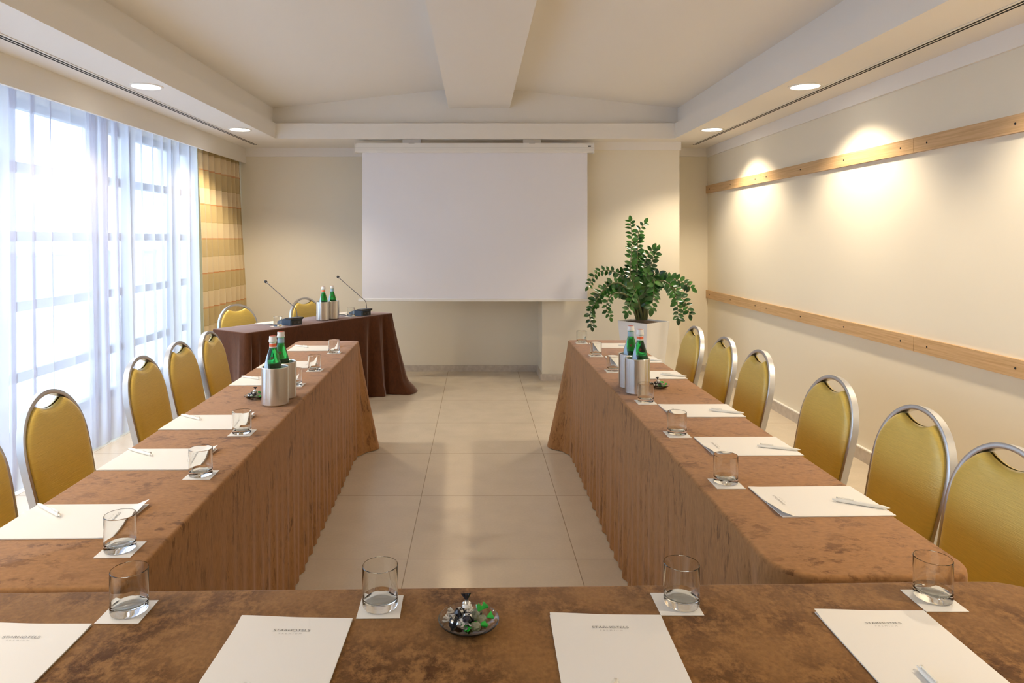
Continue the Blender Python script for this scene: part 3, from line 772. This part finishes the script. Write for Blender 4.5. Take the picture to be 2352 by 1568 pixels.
for k, (gx, gy, cx_, cy_, px, py, a, t) in enumerate(fs_):
    place_set(gx, gy, cx_, cy_, px, py, R(a), [(-.07, -.14), (-.056, -.108), (-.052, -.108), (-.024, -.098)][k], R([-35, -35, -33, -2][k]), 'on the foreground table', t, 'on the foreground table', R([0, 1, 0, 0][k]))
for k, (gu, gn, pu, pn, t) in enumerate(((.396, .115, .56, .325, 'by the left microphone'), (1.246, .125, 1.40, .325, 'by the right microphone'))):
    g = DK(gu, gn); p = DK(pu, pn)
    place_set(g[0], g[1], g[0] - .004, g[1] - .004, p[0], p[1], PH + PI / 2, (-.05, -.02), R(-40), 'on the speakers desk', t, 'on the speakers desk', PH)
# fix: pads on the desk lie crosswise

# coolers and bottles
cool = [(-.872, 2.955, 'front of the pair, window-side table', 'orange', (-.008, -.008)), (-.872, 3.078, 'rear of the pair, window-side table', 'blue', (-.012, .004)),
        (.745, 3.168, 'front of the pair, right-hand table', 'orange', (.012, -.004)), (.742, 3.290, 'rear of the pair, right-hand table', 'blue', (.000, -.002)),
        (*DK(.894, .123), 'left of the pair, speakers desk', 'orange', (.006, .004)), (*DK(1.016, .125), 'right of the pair, speakers desk', 'blue', (-.004, .000))]
for x, y, t, kind, (dx, dy) in cool:
    o = inst('cooler', make_cooler, x, y, ZC); tag(o, 'round brushed steel bottle cooler, %s' % t, 'bottle cooler', 'steel bottle coolers')
    o = inst('bottle_' + kind, lambda: make_bottle(kind), x + dx, y + dy, ZC + .0095, R(-12 if x > 0 else 8))
    tag(o, 'green bottle with %s neck label, %s' % (kind if kind == 'orange' else 'pale blue', t), 'bottle', 'green water bottles')

# candy dishes
def make_dish():
    return MB().lathe([(0, .0), (.030, .0), (.034, .0015), (.046, .010), (.053, .016), (.0555, .0185), (.0560, .0200), (.0545, .0205), (.0515, .0180), (.044, .0125), (.032, .0045), (0, .0035)], 48).build('candy_dish', M_glass, None, 40)
def make_candy(kind, detail=True):
    """wrapped sweet: body along x with a twisted tuft at each end"""
    root = empty('wrapped_candy')
    bodym, endm = {'black': (M_foils, M_foilb), 'dark': (M_foilb, M_foils), 'green': (M_clearw, M_wrapg)}[kind]
    rnd = random.Random(len(kind))
    def fn(i, j):
        a = 2 * PI * i / 14; t = j / 8; x = -.0085 + .017 * t; q = max(.05, 1 - abs(2 * t - 1) ** 3) ** .5
        rr = (.0070 + .0007 * math.sin(3 * a + 2 * t) + .0007 * math.sin(5 * a + 7 * t + 1)) * q * (1 + rnd.uniform(-.07, .07))
        return (x, rr * math.cos(a), rr * .85 * math.sin(a))
    MB().grid(14, 9, fn, wrap=True).build('sweet', bodym, root, 22)
    if kind != 'green':
        MB().grid(14, 2, lambda i, j: (-.0022 + .0044 * j, .0075 * math.cos(2 * PI * i / 14), .0064 * math.sin(2 * PI * i / 14)), wrap=True).build('band', M_white if kind == 'black' else M_foils, root, 60)
    for s in (-1, 1):
        def fe(i, j):
            a = 2 * PI * i / 16; t = j / 4; x = s * (.0078 + .010 * t); rr = .0012 + .0062 * t * (1 + .28 * math.cos(4 * a + s))
            return (x, rr * math.cos(a), rr * .55 * math.sin(a) + .0012 * t * math.sin(6 * a))
        MB().grid(16, 5, fe, wrap=True).build('wrapper_end', endm, root, 40)
    return root
dishes = [(-.018 + .003, 1.252, 'on foreground table', 1.0), (-.992, 3.055, 'on window-side table', .86), (.874, 3.272, 'on right-hand table', .86)]
for di, (x, y, t, sc) in enumerate(dishes):
    o = inst('dish', make_dish, x, y, ZC); o.scale = (sc,) * 3
    tag(o, 'small clear glass dish of sweets %s' % t, 'dish', 'glass candy dishes')
    rnd = random.Random(31 + di)
    lay = [('dark', -.026, -.006, .014, 160, 0), ('black', -.012, -.013, .015, 20, 8), ('black', -.008, .004, .016, 120, -10), ('dark', -.016, .006, .026, 30, 10), ('black', -.003, .010, .030, 75, 35),
           ('green', .012, .006, .018, 70, 25), ('green', .024, .000, .015, 20, 12), ('green', .013, -.020, .014, 20, -8), ('dark', -.002, -.012, .025, 100, 15), ('black', .002, .020, .016, 10, 0),
           ('green', .016, .020, .017, 40, 20), ('dark', -.018, .018, .016, 140, 0)]
    words = ['at the left rim', 'at the front left', 'near the middle', 'lying on the left heap', 'standing at the top of the heap', 'right of the top', 'at the right rim', 'at the front right', 'in front of the top one', 'at the back', 'at the back right', 'at the back left']
    for k, (kind, dx, dy, dz, rz, tilt) in enumerate(lay):
        key = 'candy_' + kind
        if key not in protos: protos[key] = c_ = make_candy(kind)
        else: c_ = copy_tree(protos[key])
        c_.location = (x + dx * sc, y + dy * sc, ZC + (dz + .0025) * sc); c_.rotation_euler = (R(rnd.uniform(-20, 20)), R(-tilt), R(rz + rnd.uniform(-15, 15))); c_.scale = (sc * 1.2,) * 3
        if k == 4: c_.rotation_euler = (0, R(-62), R(100)); c_.location.z += .004
        col = {'black': 'silver and black', 'dark': 'black foil', 'green': 'clear and green'}[kind]
        tag(c_, '%s wrapped sweet %s, dish %s' % (col, words[k], t), 'sweet', 'wrapped sweets in the dishes')

# ------------------------------------------------------------------ conference microphones
def make_mic():
    """back panel faces -y (the audience), low sloping end at +y; origin at the back-left foot"""
    root = empty('desk_microphone')
    w, l = .125, .145
    side = [(0, 0), (0, .040), (-.012, .046), (-.012, .060), (.040, .064), (l + .015, .030), (l + .015, .018), (l, .016), (l, 0)]
    n = len(side); vs = [(x, a, b) for x in (0, w) for a, b in side]
    MB().add(vs, [tuple(range(n)), tuple(range(n, 2 * n))[::-1]] + [(i, n + i, n + (i + 1) % n, (i + 1) % n) for i in range(n)]).build('base', M_navy, root, 0)
    MB().box(-.008, w + .008, -.014, .05, .050, .062).build('top_plate', M_black, root, 0)
    p = MB().box(.02, w - .005, -.002, .001, .006, .040).build('connector_panel', M_black, root, 0)
    MB().box(.040, .052, -.0035, -.001, .016, .026).box(.078, .096, -.0035, -.001, .014, .029).build('socket', mat('socket_grey', (.10, .10, .11), .4), p, 0)
    nk = spline([(.085, .012, .060), (.083, .016, .10), (.078, .028, .137), (.060, .070, .175), (.020, .175, .265), (-.018, .272, .348)], 28)
    MB().tube(nk, .0032, 8).build('gooseneck', mat('gooseneck_grey', (.18, .17, .17), .35, .6), root)
    d = (Vector(nk[-1]) - Vector(nk[-3])).normalized(); e = Vector(nk[-1])
    MB().tube([e - d * .012, e - d * .002, e], [.0035, .0085, .0085], 14).build('collar', M_alu, root)
    MB().tube([e, e + d * .004, e + d * .012, e + d * .020, e + d * .025], [.009, .0115, .0125, .0105, .004], 16).build('microphone_head', M_black, root)
    return root
for k, (u_, t) in enumerate(((.473, 'nearer the gold drape'), (1.309, 'nearer the screen'))):
    p = DK(u_, .055); o = inst('mic', make_mic, p[0], p[1], ZC, PH)
    tag(o, 'black gooseneck microphone on the speakers desk, %s' % t, 'microphone', 'gooseneck microphones on the speakers desk')

# ------------------------------------------------------------------ potted plant
PC = Vector((1.60, 6.55, 0))
root = empty('potted_plant', PC)
def prism(h0, h1, s0, s1, ang, inner=False):
    vs = []
    for s, z in ((s0, h0), (s1, h1)):
        for k in range(4):
            a = ang + PI / 4 + k * PI / 2; vs.append((s * .7071 * math.cos(a), s * .7071 * math.sin(a), z))
    return vs
pa = R(-52)
vs = prism(0, .682, .235, .345, pa) + prism(.64, .682, .318, .325, pa)
fs = [(3, 2, 1, 0)] + [(k, (k + 1) % 4, 4 + (k + 1) % 4, 4 + k) for k in range(4)] + [(4 + k, 4 + (k + 1) % 4, 12 + (k + 1) % 4, 12 + k) for k in range(4)] + [(12 + k, 12 + (k + 1) % 4, 8 + (k + 1) % 4, 8 + k) for k in range(4)]
MB().add(vs, fs).build('planter', M_pot, root, 0)
vs = prism(.63, .668, .31, .318, pa); MB().add(vs, [(0, 3, 2, 1)[::-1]] + [(4, 5, 6, 7)] + [(k, (k + 1) % 4, 4 + (k + 1) % 4, 4 + k) for k in range(4)]).build('soil', M_soil, root, 0)
def frond_pt(cx_, cy_, dy):
    px, py = 1330 + cx_ / 5.227, 480 + cy_ / 5.227; d = 6.55 + dy
    return Vector(((px - 1095) / F * d, d, EYE - (py - 548) / F * d)) - PC
FR = [  # (traced outline points, depth offsets along the frond, leaf scale)
    ([(740, 1325), (660, 1130), (612, 850), (635, 400), (618, 150)], (0, .02, .04, .06, .08), 1.0),
    ([(745, 1325), (695, 1000), (700, 560), (712, 300), (785, 170)], (.03, .06, .10, .12, .12), 1.0),
    ([(765, 1325), (765, 1000), (790, 640), (880, 480)], (0, .02, .02, 0), 1.05),
    ([(790, 1325), (800, 1000), (870, 650), (935, 500)], (0, -.04, -.05, -.06), 1.0),
    ([(705, 1325), (620, 960), (490, 790), (340, 735), (200, 780), (108, 930)], (0, .05, .08, .10, .10, .08), .8),
    ([(695, 1325), (610, 1010), (480, 890), (350, 920), (230, 1060), (130, 1260), (150, 1400)], (0, -.03, -.05, -.07, -.08, -.06, -.05), .95),
    ([(700, 1325), (590, 1060), (450, 1005), (355, 1080), (330, 1190), (370, 1295)], (0, -.08, -.12, -.15, -.16, -.15), .85),
    ([(700, 1325), (620, 1010), (440, 945), (290, 980), (200, 1060), (175, 1150)], (0, .02, .04, .03, 0, 0), 1.05),
    ([(720, 1325), (680, 1050), (705, 940), (640, 1060), (580, 1240)], (0, -.08, -.14, -.20, -.22), 1.05),
    ([(800, 1325), (830, 1000), (895, 850), (895, 1000), (872, 1190)], (0, -.10, -.20, -.24, -.25), 1.25),
    ([(805, 1325), (860, 960), (1000, 860), (1120, 950), (1175, 1100), (1190, 1310)], (0, -.04, -.08, -.12, -.14, -.14), 1.1),
    ([(805, 1325), (880, 930), (1060, 890), (1200, 1020), (1290, 1150), (1325, 1260)], (0, .03, .06, .05, .03, .02), 1.05),
    ([(800, 1325), (900, 900), (1080, 840), (1230, 870), (1350, 950)], (0, .08, .14, .16, .16), 1.1),
    ([(755, 1325), (745, 1050), (730, 780), (745, 540)], (.02, .05, .08, .12), 1.0),
    ([(775, 1325), (820, 1000), (860, 830), (960, 780)], (0, -.05, -.10, -.14), 1.1),
    ([(760, 1325), (710, 1080), (660, 930), (650, 860)], (0, -.12, -.18, -.22), 1.2),
    ([(780, 1325), (790, 1080), (800, 900), (830, 760)], (0, -.08, -.12, -.14), 1.1),
    ([(730, 1325), (640, 1100), (560, 900), (520, 760)], (0, .06, .12, .14), .9),
]
lr = random.Random(7)
def leaf(mb, p, d, nrm, L):
    """one pointed oval leaflet, folded slightly along its midrib"""
    d = d.normalized(); s = d.cross(nrm).normalized(); n = s.cross(d); K = 7; vs = []
    for k in range(K):
        t = k / (K - 1); w = L * .30 * math.sin(PI * t ** .85) ** .75 if 0 < t < 1 else .0004
        c = p + d * (L * t) - n * (L * .10 * t * t)
        vs += [c + s * w + n * w * .28, c, c - s * w + n * w * .28]
    mb.add(vs, [(3 * k + q, 3 * k + q + 1, 3 * k + q + 4, 3 * k + q + 3) for k in range(K - 1) for q in (0, 1)])
for pts, dd, ls in FR:
    P = spline([frond_pt(a, b, e) for (a, b), e in zip(pts, dd)], 44)
    Ltot = sum((P[i + 1] - P[i]).length for i in range(43))
    rad = [.011 * (1 - t) ** 1.5 + .0026 for t in [i / 43 for i in range(44)]]
    st = MB().tube(P, rad, 8).build('stem', M_stem, root)
    lf = MB(); acc = 0; nxt = .30 * Ltot; sidef = 1; step = .021
    for i in range(1, 44):
        acc += (P[i] - P[i - 1]).length
        while acc >= nxt:
            nxt += step; t = (P[min(i + 1, 43)] - P[i - 1]).normalized()
            lat = Vector((0, 1, 0)).cross(t)
            if lat.length < .3: lat = Vector((1, 0, 0)).cross(t)
            lat.normalize(); sidef = -sidef
            up = lat.cross(t).normalized()
            if up.y > 0: up = -up
            d = lat * sidef + t * (.38 + lr.uniform(-.1, .15)) + up * lr.uniform(-.25, .35)
            nrm = up + Vector((lr.uniform(-.4, .4), lr.uniform(-.2, .2), lr.uniform(.1, .9)))
            leaf(lf, P[i], d, nrm, .076 * ls * lr.uniform(.82, 1.1) * (1 - .25 * (acc / Ltot) ** 3))
    leaf(lf, P[-1], P[-1] - P[-3], Vector((0, -1, .3)), .065 * ls)
    lf.build('leaflets', M_leaf, st, 80)
tag(root, 'tall green plant with arching glossy fronds in a square tapered white planter', 'potted plant')
